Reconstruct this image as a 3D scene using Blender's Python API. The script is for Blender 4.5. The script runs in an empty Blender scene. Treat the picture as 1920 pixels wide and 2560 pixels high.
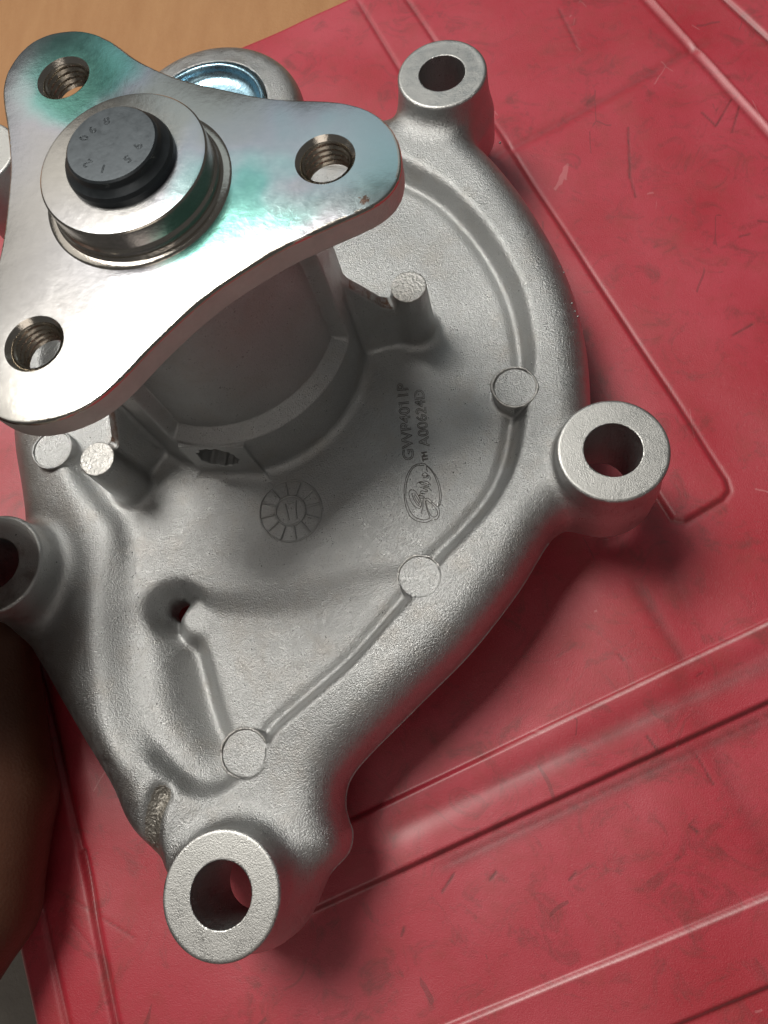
import bpy, bmesh, math, time
import numpy as np
from mathutils import Vector, Matrix
T0 = time.time()
R = math.radians
F32 = np.float32

# ------------------------------------------------------------------ camera
FPX, W2, H2 = 1907.1, 960.0, 1280.0          # focal length and centre in pixels of a 1920 x 2560 frame
HC = 29.2                                     # camera height above the pump's mounting face (1 unit = 4.3 mm)
dn = np.array([1255.6 - W2, 1914.4 - H2, FPX]); dn /= np.linalg.norm(dn)
cx = np.array([1.0, 0, 0]) - dn * dn[0]; cx /= np.linalg.norm(cx)
cy = np.cross(dn, cx)

def at(px, py, z):
    """ground-plan point at height z seen at photo pixel (px, py)"""
    p = np.array([px - W2, py - H2, FPX]); s = (HC - z) / (p @ dn)
    return float(s * (p @ cx)), float(-s * (p @ cy))

def todir(px, py):
    """world direction of the mirror reflection, off a level face, of the view ray through a pixel"""
    p = np.array([px - W2, py - H2, FPX]); p /= np.linalg.norm(p)
    v = np.array([p @ cx, -(p @ cy), -(p @ dn)])
    return Vector((v[0], v[1], -v[2]))

C = bpy.context.scene.collection
cam = bpy.data.cameras.new('camera'); camo = bpy.data.objects.new('camera', cam); C.objects.link(camo)
right = (cx[0], -cy[0], -dn[0]); down = (cx[1], -cy[1], -dn[1]); fwd = (cx[2], -cy[2], -dn[2])
M = Matrix(((right[0], -down[0], -fwd[0], 0), (right[1], -down[1], -fwd[1], 0), (right[2], -down[2], -fwd[2], HC), (0, 0, 0, 1)))
camo.matrix_world = M
cam.sensor_fit = 'VERTICAL'; cam.sensor_height = 24; cam.lens = 24 * FPX / 2560
cam.clip_start = 0.5; cam.clip_end = 2000
cam.dof.use_dof = True; cam.dof.focus_distance = 27.5; cam.dof.aperture_fstop = 0.22
bpy.context.scene.camera = camo

# ------------------------------------------------------------------ world and lamps
sc = bpy.context.scene
w = bpy.data.worlds.new('World'); sc.world = w; w.use_nodes = True
wn = w.node_tree
bg = wn.nodes['Background']; bg.inputs[0].default_value = (1.0, 0.97, 0.93, 1); bg.inputs[1].default_value = 0.08

def area(name, d, dist, size, power, col, target=(-6, 10, 2)):
    l = bpy.data.lights.new(name, 'AREA'); l.shape = 'RECTANGLE'; l.size, l.size_y = size
    l.energy = power; l.color = col
    o = bpy.data.objects.new(name, l); C.objects.link(o)
    d = Vector(d).normalized(); t = Vector(target)
    o.location = t + d * dist
    o.rotation_euler = (-d).to_track_quat('-Z', 'Y').to_euler()
    return o
def polar(az_left_of_up, elev):
    a, e = R(az_left_of_up), R(elev)
    return (-math.sin(a) * math.cos(e), math.cos(a) * math.cos(e), math.sin(e))
area('high_window_light', polar(47, 65), 150, (50, 50), 178000, (1.0, 0.965, 0.90))
area('window_light', polar(60, 42), 140, (110, 70), 17500, (1.0, 0.96, 0.90), (-10, 15, 10))
area('doorway_light', polar(0, 42), 170, (120, 70), 12500, (0.80, 0.95, 1.0))
area('wall_light', polar(188, 52), 160, (80, 60), 19000, (1.0, 0.91, 0.82))
sc.view_settings.view_transform = 'Standard'; sc.view_settings.look = 'None'
sc.view_settings.exposure = 0.0; sc.view_settings.gamma = 1.0
sc.cycles.max_bounces = 6; sc.cycles.glossy_bounces = 4

# ------------------------------------------------------------------ object helpers
def link(name, me, mat=None, parent=None):
    o = bpy.data.objects.new(name, me); C.objects.link(o)
    if mat is not None: me.materials.append(mat)
    if parent is not None: o.parent = parent
    return o

def tag(o, label=None, cat=None, group=None, kind=None):
    if label: o['label'] = label
    if cat: o['category'] = cat
    if group: o['group'] = group
    if kind: o['kind'] = kind
    return o

def empty(name, loc=(0, 0, 0)):
    o = bpy.data.objects.new(name, None); C.objects.link(o); o.location = loc; o.empty_display_size = 0.2
    return o

def np_mesh(name, V, Fq, smooth=True, normals=None):
    me = bpy.data.meshes.new(name)
    Fq = np.asarray(Fq, np.int32); n, k = Fq.shape
    me.vertices.add(len(V)); me.vertices.foreach_set('co', np.asarray(V, F32).ravel())
    me.loops.add(n * k); me.loops.foreach_set('vertex_index', Fq.ravel())
    me.polygons.add(n); me.polygons.foreach_set('loop_start', np.arange(0, n * k, k, dtype=np.int32))
    me.polygons.foreach_set('loop_total', np.full(n, k, np.int32))
    me.polygons.foreach_set('use_smooth', np.full(n, smooth, bool))
    me.update(calc_edges=True)
    if normals is not None:
        me.normals_split_custom_set_from_vertices(np.asarray(normals, F32))
    return me

def lathe(prof, seg=96, closed=False):
    """rings of quads turned about z from (r, z) points"""
    prof = np.array(prof); th = np.linspace(0, 2 * np.pi, seg, endpoint=False)
    V = np.stack([prof[:, 0][:, None] * np.cos(th), prof[:, 0][:, None] * np.sin(th), np.repeat(prof[:, 1][:, None], seg, 1)], -1).reshape(-1, 3)
    Q = []
    for i in range(len(prof) - 1):
        a = i * seg + np.arange(seg); b = i * seg + (np.arange(seg) + 1) % seg
        Q.append(np.stack([a, b, b + seg, a + seg], -1))
    return V, np.concatenate(Q)

def sharp(me, deg=35):
    me.set_sharp_from_angle(angle=R(deg))

def tube(pts, r, closed=False, seg=6):
    """thin round strand along a path"""
    pts = np.asarray(pts, float); n = len(pts)
    if closed: tg = np.roll(pts, -1, 0) - np.roll(pts, 1, 0)
    else: tg = np.gradient(pts, axis=0)
    tg /= np.linalg.norm(tg, axis=1)[:, None] + 1e-9
    up = np.array([0, 0, 1.0]); a = np.cross(tg, up); a /= np.linalg.norm(a, axis=1)[:, None] + 1e-9
    b = np.cross(a, tg); r = np.broadcast_to(np.asarray(r, float), (n,))
    th = np.linspace(0, 2 * np.pi, seg, endpoint=False)
    V = pts[:, None] + r[:, None, None] * (np.cos(th)[None, :, None] * a[:, None] + np.sin(th)[None, :, None] * b[:, None])
    Q = []
    m = n if closed else n - 1
    for i in range(m):
        j = (i + 1) % n
        for s in range(seg):
            t = (s + 1) % seg
            Q.append((i * seg + s, i * seg + t, j * seg + t, j * seg + s))
    return V.reshape(-1, 3), np.array(Q)

def join(parts):
    V, Q, o = [], [], 0
    for v, q in parts:
        V.append(v); Q.append(q + o); o += len(v)
    return np.concatenate(V), np.concatenate(Q)

def spline(P, n=6, closed=True):
    P = np.array(P, float); out = []
    m = len(P)
    for i in range(m if closed else m - 1):
        if closed: p0, p1, p2, p3 = P[i - 1], P[i], P[(i + 1) % m], P[(i + 2) % m]
        else: p0, p1, p2, p3 = P[max(i - 1, 0)], P[i], P[i + 1], P[min(i + 2, m - 1)]
        for t in np.linspace(0, 1, n, endpoint=False):
            out.append(0.5 * ((2 * p1) + (-p0 + p2) * t + (2 * p0 - 5 * p1 + 4 * p2 - p3) * t * t + (-p0 + 3 * p1 - 3 * p2 + p3) * t ** 3))
    if not closed: out.append(P[-1])
    return np.array(out)

# ------------------------------------------------------------------ materials
def mat(name):
    m = bpy.data.materials.new(name); m.use_nodes = True
    nt = m.node_tree; b = nt.nodes['Principled BSDF']
    return m, nt, b

class NB:
    def __init__(s, nt): s.nt = nt
    def n(s, typ, **kw):
        x = s.nt.nodes.new(typ)
        for k, v in kw.items():
            if k.startswith('i_'):
                key = k[2:]
                x.inputs[int(key) if key.isdigit() else key.replace('_', ' ')].default_value = v
            else: setattr(x, k, v)
        return x
    def l(s, a, b): s.nt.links.new(a, b)
    def coords(s):
        return s.n('ShaderNodeTexCoord').outputs['Object']
    def noise(s, vec, scale, detail=4, rough=0.55, dist=0.0):
        x = s.n('ShaderNodeTexNoise'); x.inputs['Scale'].default_value = scale; x.inputs['Detail'].default_value = detail
        x.inputs['Roughness'].default_value = rough; x.inputs['Distortion'].default_value = dist
        s.l(vec, x.inputs['Vector']); return x.outputs['Fac']
    def ramp(s, fac, stops):
        x = s.n('ShaderNodeValToRGB'); e = x.color_ramp.elements
        while len(e) < len(stops): e.new(0.5)
        for i, (p, c) in enumerate(stops):
            e[i].position = p; e[i].color = (c[0], c[1], c[2], 1) if not np.isscalar(c) else (c, c, c, 1)
        s.l(fac, x.inputs[0]); return x.outputs[0]
    def math(s, op, a, b=None):
        x = s.n('ShaderNodeMath'); x.operation = op
        for i, v in enumerate((a, b)):
            if v is None: continue
            if hasattr(v, 'links'): s.l(v, x.inputs[i])
            else: x.inputs[i].default_value = v
        return x.outputs[0]
    def mix(s, f, a, b, mode='MIX'):
        x = s.n('ShaderNodeMix'); x.data_type = 'RGBA'; x.blend_type = mode
        for i, v in ((0, f), (6, a), (7, b)):
            if hasattr(v, 'links'): s.l(v, x.inputs[i])
            elif np.isscalar(v): x.inputs[i].default_value = v
            else: x.inputs[i].default_value = (v[0], v[1], v[2], 1)
        return x.outputs[2]
    def bump(s, h, dist, strength=1.0, nrm=None):
        x = s.n('ShaderNodeBump'); x.inputs['Distance'].default_value = dist; x.inputs['Strength'].default_value = strength
        s.l(h, x.inputs['Height'])
        if nrm is not None: s.l(nrm, x.inputs['Normal'])
        return x.outputs[0]

def cast_metal(name, base=(0.49, 0.495, 0.492), rough=0.385, grain=20.0, bump=0.036, metallic=1.0, tint=True):
    m, nt, b = mat(name); k = NB(nt); co = k.coords()
    g1 = k.noise(co, grain, 3, 0.6); g2 = k.noise(co, grain * 0.42, 2, 0.5); big = k.noise(co, 0.35, 3, 0.5)
    spots = k.noise(co, 2.6, 2, 0.5)
    col = k.mix(k.ramp(big, [(0.35, 0.0), (0.65, 1.0)]), [c * 0.94 for c in base], [min(1, c * 1.05) for c in base])
    if tint:
        col = k.mix(k.math('MULTIPLY', k.ramp(k.noise(co, 0.8, 4, 0.6), [(0.50, 0.0), (0.70, 1.0)]), 0.35), col, (0.43, 0.385, 0.34))
    col = k.mix(k.math('MULTIPLY', k.ramp(g1, [(0.32, 1.0), (0.48, 0.0)]), 0.5), col, [c * 0.6 for c in base])
    vor = k.n('ShaderNodeTexVoronoi'); vor.inputs['Scale'].default_value = 1.1; k.l(co, vor.inputs['Vector'])
    dots = k.math('LESS_THAN', vor.outputs['Distance'], 0.034)
    col = k.mix(k.math('MULTIPLY', dots, 0.85), col, (0.03, 0.028, 0.025))
    k.l(col, b.inputs['Base Color'])
    b.inputs['Metallic'].default_value = metallic
    k.l(k.math('ADD', k.ramp(spots, [(0.3, rough - 0.06), (0.7, rough + 0.07)]), k.math('MULTIPLY', k.math('SUBTRACT', g1, 0.5), 0.5)), b.inputs['Roughness'])
    h = k.math('ADD', g1, k.math('MULTIPLY', g2, 0.35))
    k.l(k.bump(h, bump), b.inputs['Normal'])
    return m
M_cast = cast_metal('sandblasted_aluminium')
M_face = cast_metal('milled_aluminium', base=(0.50, 0.497, 0.48), rough=0.44, grain=22.0, bump=0.010, tint=False)
M_rough = cast_metal('broken_aluminium', base=(0.54, 0.53, 0.51), rough=0.42, grain=11.0, bump=0.05)

M_web = cast_metal('rust_stained_aluminium')
nt = M_web.node_tree; k = NB(nt); co = k.coords(); b = nt.nodes['Principled BSDF']
geo = k.n('ShaderNodeNewGeometry'); sx3 = k.n('ShaderNodeSeparateXYZ'); k.l(geo.outputs['Normal'], sx3.inputs[0])
src = b.inputs['Base Color'].links[0].from_socket
rm = k.math('MULTIPLY', k.ramp(sx3.outputs['Z'], [(0.25, 0.0), (0.6, 1.0)]), k.ramp(k.noise(co, 2.4, 5, 0.7), [(0.40, 0.0), (0.60, 0.9)]))
k.l(k.mix(rm, src, (0.20, 0.075, 0.03)), b.inputs['Base Color'])
M_slot = cast_metal('torn_aluminium', base=(0.40, 0.375, 0.335), rough=0.45, grain=8.0, bump=0.10, tint=False)
TEAL_REFLECTIONS = [(*(np.array(at(*p, 12.57)) - np.array([-9.567, 15.752])), r_, a_) for p, r_, a_ in (((215, 150), 2.9, 0.36), ((190, 245), 2.0, 0.22), ((575, 545), 2.7, 0.32), ((520, 610), 1.5, 0.08), ((880, 380), 3.6, 0.14), ((640, 330), 2.6, 0.09))]
def plated():
    m, nt, b = mat('zinc_plated_steel'); k = NB(nt); co = k.coords()
    lw = k.n('ShaderNodeLayerWeight'); lw.inputs[0].default_value = 0.5
    n1 = k.noise(co, 0.16, 0, 0.5, 0.3); n2 = k.noise(co, 0.5, 2, 0.5)
    f = k.math('ADD', k.math('MULTIPLY', n1, 0.30), k.math('ADD', k.math('MULTIPLY', n2, 0.03), 0.21))
    for (x_, y_, rad_, amp_) in TEAL_REFLECTIONS:
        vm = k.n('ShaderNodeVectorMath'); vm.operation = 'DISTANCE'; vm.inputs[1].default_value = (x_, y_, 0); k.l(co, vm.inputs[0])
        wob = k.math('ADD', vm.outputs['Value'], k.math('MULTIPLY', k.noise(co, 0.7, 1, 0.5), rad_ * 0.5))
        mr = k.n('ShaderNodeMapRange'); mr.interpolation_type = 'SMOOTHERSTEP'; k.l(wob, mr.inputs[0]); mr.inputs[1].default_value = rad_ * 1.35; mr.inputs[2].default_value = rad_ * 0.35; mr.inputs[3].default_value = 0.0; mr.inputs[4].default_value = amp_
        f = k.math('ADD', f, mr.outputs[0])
    # passivation film tint drifting over the plate, with reflected teal bands painted in
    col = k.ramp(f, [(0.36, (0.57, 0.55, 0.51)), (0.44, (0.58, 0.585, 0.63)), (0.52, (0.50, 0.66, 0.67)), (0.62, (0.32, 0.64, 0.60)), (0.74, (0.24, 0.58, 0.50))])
    rx_, ry_ = at(910, 500, 12.57); vm = k.n('ShaderNodeVectorMath'); vm.operation = 'DISTANCE'; vm.inputs[1].default_value = (rx_ + 9.567, ry_ - 15.752, 0); k.l(co, vm.inputs[0])
    ru = k.math('MULTIPLY', k.math('LESS_THAN', k.math('ADD', vm.outputs['Value'], k.math('MULTIPLY', k.noise(co, 9.0, 4, 0.7), 0.5)), 0.37), 0.8)
    col = k.mix(ru, col, (0.22, 0.08, 0.03))
    k.l(col, b.inputs['Base Color']); b.inputs['Metallic'].default_value = 1.0
    mp = k.n('ShaderNodeMapping'); mp.inputs['Scale'].default_value = (1.2, 22, 1); mp.inputs['Rotation'].default_value = (0, 0, 0.5); k.l(co, mp.inputs[0])
    sc_ = k.noise(mp.outputs[0], 1.6, 4, 0.7)
    k.l(k.ramp(k.noise(co, 3.0, 4, 0.6), [(0.3, 0.185), (0.7, 0.225)]), b.inputs['Roughness'])
    h = k.math('ADD', k.math('MULTIPLY', sc_, 0.25), k.noise(co, 4.0, 4, 0.6))
    k.l(k.bump(h, 0.004), b.inputs['Normal'])
    return m
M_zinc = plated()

def simple_metal(name, base, rough, bump=0.01, grain=6.0, metallic=1.0):
    m, nt, b = mat(name); k = NB(nt); co = k.coords()
    n = k.noise(co, 1.5, 4, 0.6); g = k.noise(co, grain, 4, 0.65)
    k.l(k.mix(n, [c * 0.8 for c in base], [min(1, c * 1.15) for c in base]), b.inputs['Base Color'])
    b.inputs['Metallic'].default_value = metallic
    k.l(k.ramp(g, [(0.3, rough * 0.8), (0.7, rough * 1.25)]), b.inputs['Roughness'])
    k.l(k.bump(g, bump), b.inputs['Normal'])
    return m
M_shaft = simple_metal('blackened_steel', (0.075, 0.085, 0.093), 0.40, 0.004, 4.0, 0.85)
M_turn = simple_metal('turned_steel', (0.60, 0.56, 0.50), 0.16, 0.006, 9.0)
M_edge = simple_metal('sheared_steel', (0.64, 0.61, 0.58), 0.50, 0.03, 4.0, 0.35)
M_blue = simple_metal('blue_zinc', (0.42, 0.66, 0.80), 0.27, 0.02, 3.0)
M_dark = simple_metal('machined_bore', (0.20, 0.17, 0.155), 0.45, 0.02, 4.0)
M_etch = simple_metal('laser_etch', (0.115, 0.10, 0.088), 0.6, 0.0, 4.0, 0.3)
M_thread = simple_metal('tapped_steel', (0.42, 0.38, 0.32), 0.28, 0.01, 6.0)

# ------------------------------------------------------------------ distance-field mesher
def smin(a, b, k):
    h = np.clip(0.5 + 0.5 * (b - a) / k, 0, 1)
    return b + (a - b) * h - k * h * (1 - h)
def smax(a, b, k): return -smin(-a, -b, k)
def sst(x, a, b):
    t = np.clip((x - a) / (b - a), 0, 1); return t * t * (3 - 2 * t)

def poly_sd(X, Y, P):
    """signed distance to a closed polygon (negative inside)"""
    P = np.asarray(P, F32); d = np.full(X.shape, 1e9, F32); s = np.zeros(X.shape, bool)
    for i in range(len(P)):
        ax, ay = P[i - 1]; bx, by = P[i]; ex, ey = bx - ax, by - ay
        L = ex * ex + ey * ey + 1e-12
        wx, wy = X - ax, Y - ay
        t = np.clip((wx * ex + wy * ey) / L, 0, 1)
        d = np.minimum(d, (wx - t * ex) ** 2 + (wy - t * ey) ** 2)
        c = (ay > Y) != (by > Y)
        if ey != 0: s ^= c & (X < ax + (Y - ay) / ey * ex)
    d = np.sqrt(d); return np.where(s, -d, d)

def blur(a, n, it=3):
    k_ = 2 * n + 1
    for _ in range(it):
        for ax in (0, 1):
            p = np.pad(a, [(n + 1, n) if i == ax else (0, 0) for i in (0, 1)], mode='edge')
            c = np.cumsum(p, axis=ax, dtype=np.float64)
            a = ((np.take(c, range(k_, c.shape[ax]), ax) - np.take(c, range(0, c.shape[ax] - k_), ax)) / k_)
    return a.astype(F32)

def line_d(X, Y, P):
    P = np.asarray(P, F32); d = np.full(X.shape, 1e9, F32)
    for i in range(1, len(P)):
        ax, ay = P[i - 1]; bx, by = P[i]; ex, ey = bx - ax, by - ay
        wx, wy = X - ax, Y - ay
        t = np.clip((wx * ex + wy * ey) / (ex * ex + ey * ey + 1e-12), 0, 1)
        d = np.minimum(d, (wx - t * ex) ** 2 + (wy - t * ey) ** 2)
    return np.sqrt(d)

def mesh_field(f, lo, hi, h, B=8, slack=1.75, batch=1500, newton=1, open_bottom=False):
    lo = np.array(lo, float); nb = np.ceil((np.array(hi) - lo) / (h * B)).astype(int)
    I = np.stack(np.meshgrid(*[np.arange(n) for n in nb], indexing='ij'), -1).reshape(-1, 3)
    cen = (lo + (I + 0.5) * B * h).astype(F32)
    keep = []
    for s in range(0, len(cen), 200000):
        keep.append(np.abs(f(cen[s:s + 200000])) < B * h * 0.87 * slack)
    I = I[np.concatenate(keep)]
    G = np.array(nb) * B + 2
    off = np.stack(np.meshgrid(*[np.arange(-1, B + 1)] * 3, indexing='ij'), -1).reshape(-1, 3)
    KV, VV, KQ = [], [], []
    n9 = B + 1
    for s in range(0, len(I), batch):
        blk = I[s:s + batch] * B
        idx = blk[:, None] + off[None]
        P = (lo + idx.reshape(-1, 3) * h).astype(F32)
        v = f(P).reshape(len(blk), B + 2, B + 2, B + 2)
        if open_bottom: pass
        neg = v < 0
        acc = np.zeros((len(blk), n9, n9, n9, 3), F32); cnt = np.zeros((len(blk), n9, n9, n9), F32)
        for ax in range(3):
            o1, o2 = [a for a in range(3) if a != ax]
            for a in (0, 1):
                for b in (0, 1):
                    sl0 = [slice(None)] * 4; sl1 = [slice(None)] * 4
                    sl0[ax + 1] = slice(0, n9); sl1[ax + 1] = slice(1, n9 + 1)
                    sl0[o1 + 1] = sl1[o1 + 1] = slice(a, a + n9)
                    sl0[o2 + 1] = sl1[o2 + 1] = slice(b, b + n9)
                    sl0, sl1 = tuple(sl0), tuple(sl1)
                    c = neg[sl0] != neg[sl1]
                    v0, v1 = v[sl0], v[sl1]
                    w_ = np.nonzero(c)
                    t = v0[w_] / (v0[w_] - v1[w_])
                    p = np.zeros((len(t), 3), F32); p[:, ax] = t; p[:, o1] = a; p[:, o2] = b
                    acc[w_] += p; cnt[w_] += 1
        w_ = np.nonzero(cnt)
        cell = blk[w_[0]] + np.stack(w_[1:], -1) - 1
        VV.append((lo + (cell + acc[w_] / cnt[w_][:, None]) * h).astype(F32))
        cg = cell + 1
        KV.append((cg[:, 0] * G[1] + cg[:, 1]) * G[2] + cg[:, 2])
        for ax in range(3):
            o1, o2 = [(1, 2), (2, 0), (0, 1)][ax]
            a = neg[:, 1:n9, 1:n9, 1:n9]
            sl = [slice(None)] + [slice(1, n9)] * 3; sl[ax + 1] = slice(2, n9 + 1)
            b = neg[tuple(sl)]
            for sgn in (0, 1):
                w2 = np.nonzero((a & ~b) if sgn else (~a & b))
                c = blk[w2[0]] + np.stack(w2[1:], -1) + 1
                u1 = np.zeros(3, int); u1[o1] = 1; u2 = np.zeros(3, int); u2[o2] = 1
                q = [c - u1 - u2, c - u2, c, c - u1]
                if not sgn: q = q[::-1]
                KQ.append(np.stack([(x[:, 0] * G[1] + x[:, 1]) * G[2] + x[:, 2] for x in q], -1))
    KV = np.concatenate(KV); VV = np.concatenate(VV); KQ = np.concatenate(KQ)
    uk, first = np.unique(KV, return_index=True); V = VV[first]
    Q = np.searchsorted(uk, KQ)
    ok = (Q < len(uk)).all(1); Q = Q[ok]; ok = (uk[Q] == KQ[ok]).all(1); Q = Q[ok]
    e = F32(h * 0.35)
    def grad(V):
        g = np.empty_like(V)
        for a in range(3):
            d = np.zeros(3, F32); d[a] = e
            g[:, a] = (f(V + d) - f(V - d)) / (2 * e)
        return g
    g = grad(V)
    for _ in range(newton):
        V = V - (np.clip(f(V), -h, h) / np.maximum((g * g).sum(1), 0.25))[:, None] * g
    g /= np.linalg.norm(g, axis=1)[:, None] + 1e-9
    return V, Q, g

def compact(V, Q, N, sel):
    q = Q[sel]; u, inv = np.unique(q, return_inverse=True)
    return V[u], inv.reshape(q.shape), N[u]

# ------------------------------------------------------------------ the casting: plan drawings
HX, HY = -9.567, 15.752                      # axis of the pump shaft
BOSS = {'A': (-1.21, 28.49), 'C': (4.335, 10.46), 'E': (-8.92, -3.84), 'B': (-18.62, 7.22), 'D': (-23.0, 27.1)}
PORT = (-12.27, 29.05)
GX0, GY0, GS = -25.0, -9.0, 0.05
gx = np.arange(GX0, 8.0, GS, dtype=F32); gy = np.arange(GY0, 34.5, GS, dtype=F32)
X, Y = np.meshgrid(gx, gy, indexing='ij')
outline = [(0.58, 25.66), (1.29, 24.55), (2.01, 23.23), (2.69, 21.71), (3.33, 20.02), (3.77, 18.41), (4.03, 16.67), (4.13, 15.0), (4.05, 13.0), (3.9, 11.2),
           (3.3, 9.4), (2.18, 8.19), (1.69, 7.47), (0.92, 6.31), (-0.2, 4.91), (-1.29, 3.71), (-2.53, 2.54), (-3.59, 1.54), (-4.63, 0.56), (-5.32, -0.17), (-5.62, -0.74),
           (-5.68, -1.37), (-5.56, -1.84), (-5.41, -2.3), (-5.54, -2.92), (-6.12, -3.53), (-6.61, -4.14), (-7.05, -4.70), (-7.8, -5.3), (-9.0, -5.3), (-10.4, -4.6), (-11.45, -3.75),
           (-12.47, -2.72), (-13.04, -2.27), (-13.53, -1.74), (-14.08, -0.89), (-14.92, 0.07), (-15.99, 1.22), (-17.11, 2.42), (-18.04, 3.48), (-18.98, 4.6),
           (-19.7, 6.0), (-19.9, 7.6), (-19.75, 9.3), (-20.15, 11.25), (-20.7, 13.0), (-21.3, 15), (-21.8, 17.5), (-22.0, 20), (-21.8, 23), (-21.0, 25.3), (-19.4, 26.6),
           (-16.5, 27.2), (-13, 27.8), (-10, 28.2), (-7, 28.35), (-4.4, 28.1), (-3.0, 28.0), (-1.6, 27.9), (-0.3, 26.8)]
outl = spline(outline, 4)
SD = poly_sd(X, Y, outl)
for n, r in (('A', 1.98), ('C', 1.96), ('E', 1.96), ('B', 1.98), ('D', 2.0)):
    SD = smin(SD, np.hypot(X - BOSS[n][0], Y - BOSS[n][1]) - r, 0.9)
SD = smin(SD, np.hypot(X - PORT[0], Y - PORT[1]) - 4.40, 0.9)
RH = np.hypot(X - HX, Y - HY)

foot = [(-2.94, 24.34), (-1.35, 22.91), (0.14, 20.61), (1.15, 18.03), (1.48, 15.66), (1.40, 14.4), (1.05, 12.68), (0.61, 10.8), (-0.14, 9.36), (-1.38, 7.98), (-2.08, 7.31), (-3.45, 5.63),
        (-4.47, 4.48), (-5.46, 3.45), (-6.95, 2.24), (-8.08, 1.3), (-9.0, 0.1), (-10.25, -0.65), (-11.6, 0.15), (-12.78, 1.66), (-13.41, 4.17), (-13.6, 5.93), (-13.8, 7.77),
        (-14.34, 9.12), (-15.24, 10.13), (-16.17, 11.18), (-17.1, 12.6), (-18.1, 15.0), (-18.3, 18.5), (-17.3, 22), (-14.8, 24.9), (-11.5, 26.2), (-7.0, 26.2), (-4.6, 25.4)]
SF = poly_sd(X, Y, spline(foot, 4))          # negative on the sunken cover plate

# rim: crest at 3.0, rolling over to a low shoulder at the outline
s = np.clip(-SD, 0, None)
rr = 1.55
drop = 1.40 * (1 - np.sqrt(np.clip(1 - np.clip(1 - s / rr, 0, 1) ** 2, 0, 1)))
Hrim = 2.85 - drop
# tail towards the lowest boss is flatter
tail = sst(Y, 3.5, -1.0)
Hrim = Hrim - 0.55 * tail * sst(X, -12.5, -9.0)
# long left flank falls away from a ridge
ridge = spline([(-17.6, 13.6), (-16.56, 10.9), (-15.45, 8.7), (-14.95, 6.74), (-14.5, 4.2), (-13.8, 1.63), (-12.6, -0.5), (-11.2, -1.7)], 6, False)
DR = line_d(X, Y, ridge)
left = poly_sd(X, Y, list(ridge) + [(-11.5, -7), (-30, -7), (-30, 16), (-18, 16)])
fl = sst(-left, 0.0, 0.6)
Hrim = Hrim - fl * 1.55 * sst(DR, -0.3, 4.3) * sst(Y, -3.5, 0.5)
# cover plate, coned up towards the bearing hub
Hpl = 2.05 + 0.33 * sst(-RH, -11.0, -5.2)
# volute step down to the triangular pocket
sx = np.clip((X + 11.2) / 7.5, 0, 1)
dep = 0.48 * (1 - sx) + 0.28 * sx; wid = 0.95 + 1.0 * sx
inp = sst(-Y, -7.4, -6.4) * sst(X, -12.4, -11.2)
Hpl = Hpl - dep * inp * sst((RH - 9.35) / wid, 0.0, 1.0)
# swollen outlet lobe, cut off on its right by the upright edge of the pocket
edgeL = spline([(-11.75, 5.65), (-11.55, 5.15), (-11.1, 4.72), (-10.86, 4.2), (-10.42, 3.0), (-9.95, 1.7), (-9.5, 0.75), (-9.35, 0.2)], 6, False)
el = poly_sd(X, Y, list(edgeL) + [(-10.5, -2.0), (-16, -2.0), (-16, 9.0), (-12.2, 9.0), (-12.0, 6.4)])
el = -el
up_ = sst(-Y, -6.2, -4.9) * sst(Y, -0.6, 0.5)
wl = np.clip(el, 0, None) + np.clip(-SF, 0, None)
t_ = np.clip(el, 0, None) / np.maximum(wl, 0.3)
amp = np.clip(wl / 3.0, 0.40, 1.0)
base_ = 1.60
trb = base_ - 1.15 * amp; crest = base_ + 0.62 * amp
rise = trb + (crest - trb) * (1 - np.clip((0.86 - t_) / 0.64, 0, 1) ** 1.7) - 0.12 * sst(t_, 0.86, 1.0)
lipw = base_ + (trb - base_) * sst(t_, -0.03, 0.24)
swell = np.where(t_ < 0.22, lipw, rise)
up_ = sst(-Y, -6.1, -4.9) * sst(el, -0.10, 0.12)
Hpl = Hpl + (blur(swell.astype(F32), 2, 2) - Hpl) * up_
kn = np.hypot(X + 11.22, (Y - 5.30) * 1.05)
leftm = sst(-X, 12.0, 13.4) * sst(-Y, -9.0, -6.5)
w_in = 0.12 + 0.10 * leftm; w_out = 0.50 + 0.95 * leftm
H = Hpl + (Hrim - 0.10 * leftm - Hpl) * sst(SF, -w_in, w_out)
# groove at the foot of the rim and the thin double rib beside it
rightside = sst(X, -9.3, -8.3)
H = H - 0.36 * np.exp(-((SF - 0.04) / 0.24) ** 2) * rightside
ribm = sst(X, -8.5, -7.7) * sst(-X, 2.8, 3.6) * sst(-Y, -6.6, -5.4)
H = H + 0.34 * np.exp(-((SF - 0.26) / 0.14) ** 2) * ribm
lz = sst(-X, 11.6, 13.0) * sst(-Y, -12.5, -10.5) * sst(Y, -2.6, -1.0)
lz = np.maximum(lz, 0.6 * sst(-X, 9.2, 9.8) * sst(-Y, -6.5, -5.0) * sst(Y, -1.4, -0.6))
H = H + (blur(H.astype(F32), 4, 2) - H) * lz
# deep pit with the core hole, the blunt corner of the pocket standing in it
pt = np.hypot((X + 12.12) * 0.9, (Y - 5.70) * 1.05)
H = H - 1.55 * np.exp(-(pt / 0.78) ** 3)
H = smax(H, 1.62 - 3.5 * np.clip(kn - 0.55, 0, None) ** 2, 0.10)
# slot mark beside the lowest boss
sl = line_d(X, Y, spline([(-11.66, -0.95), (-11.92, -1.7), (-12.02, -2.5), (-11.92, -3.0)], 4, False))
H = H - 0.38 * np.exp(-(sl / 0.34) ** 4)
sl2 = line_d(X, Y, [(-11.08, -1.2), (-11.0, -2.2), (-11.1, -3.2)])
H = H - 0.09 * np.exp(-(sl2 / 0.12) ** 2)
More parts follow.
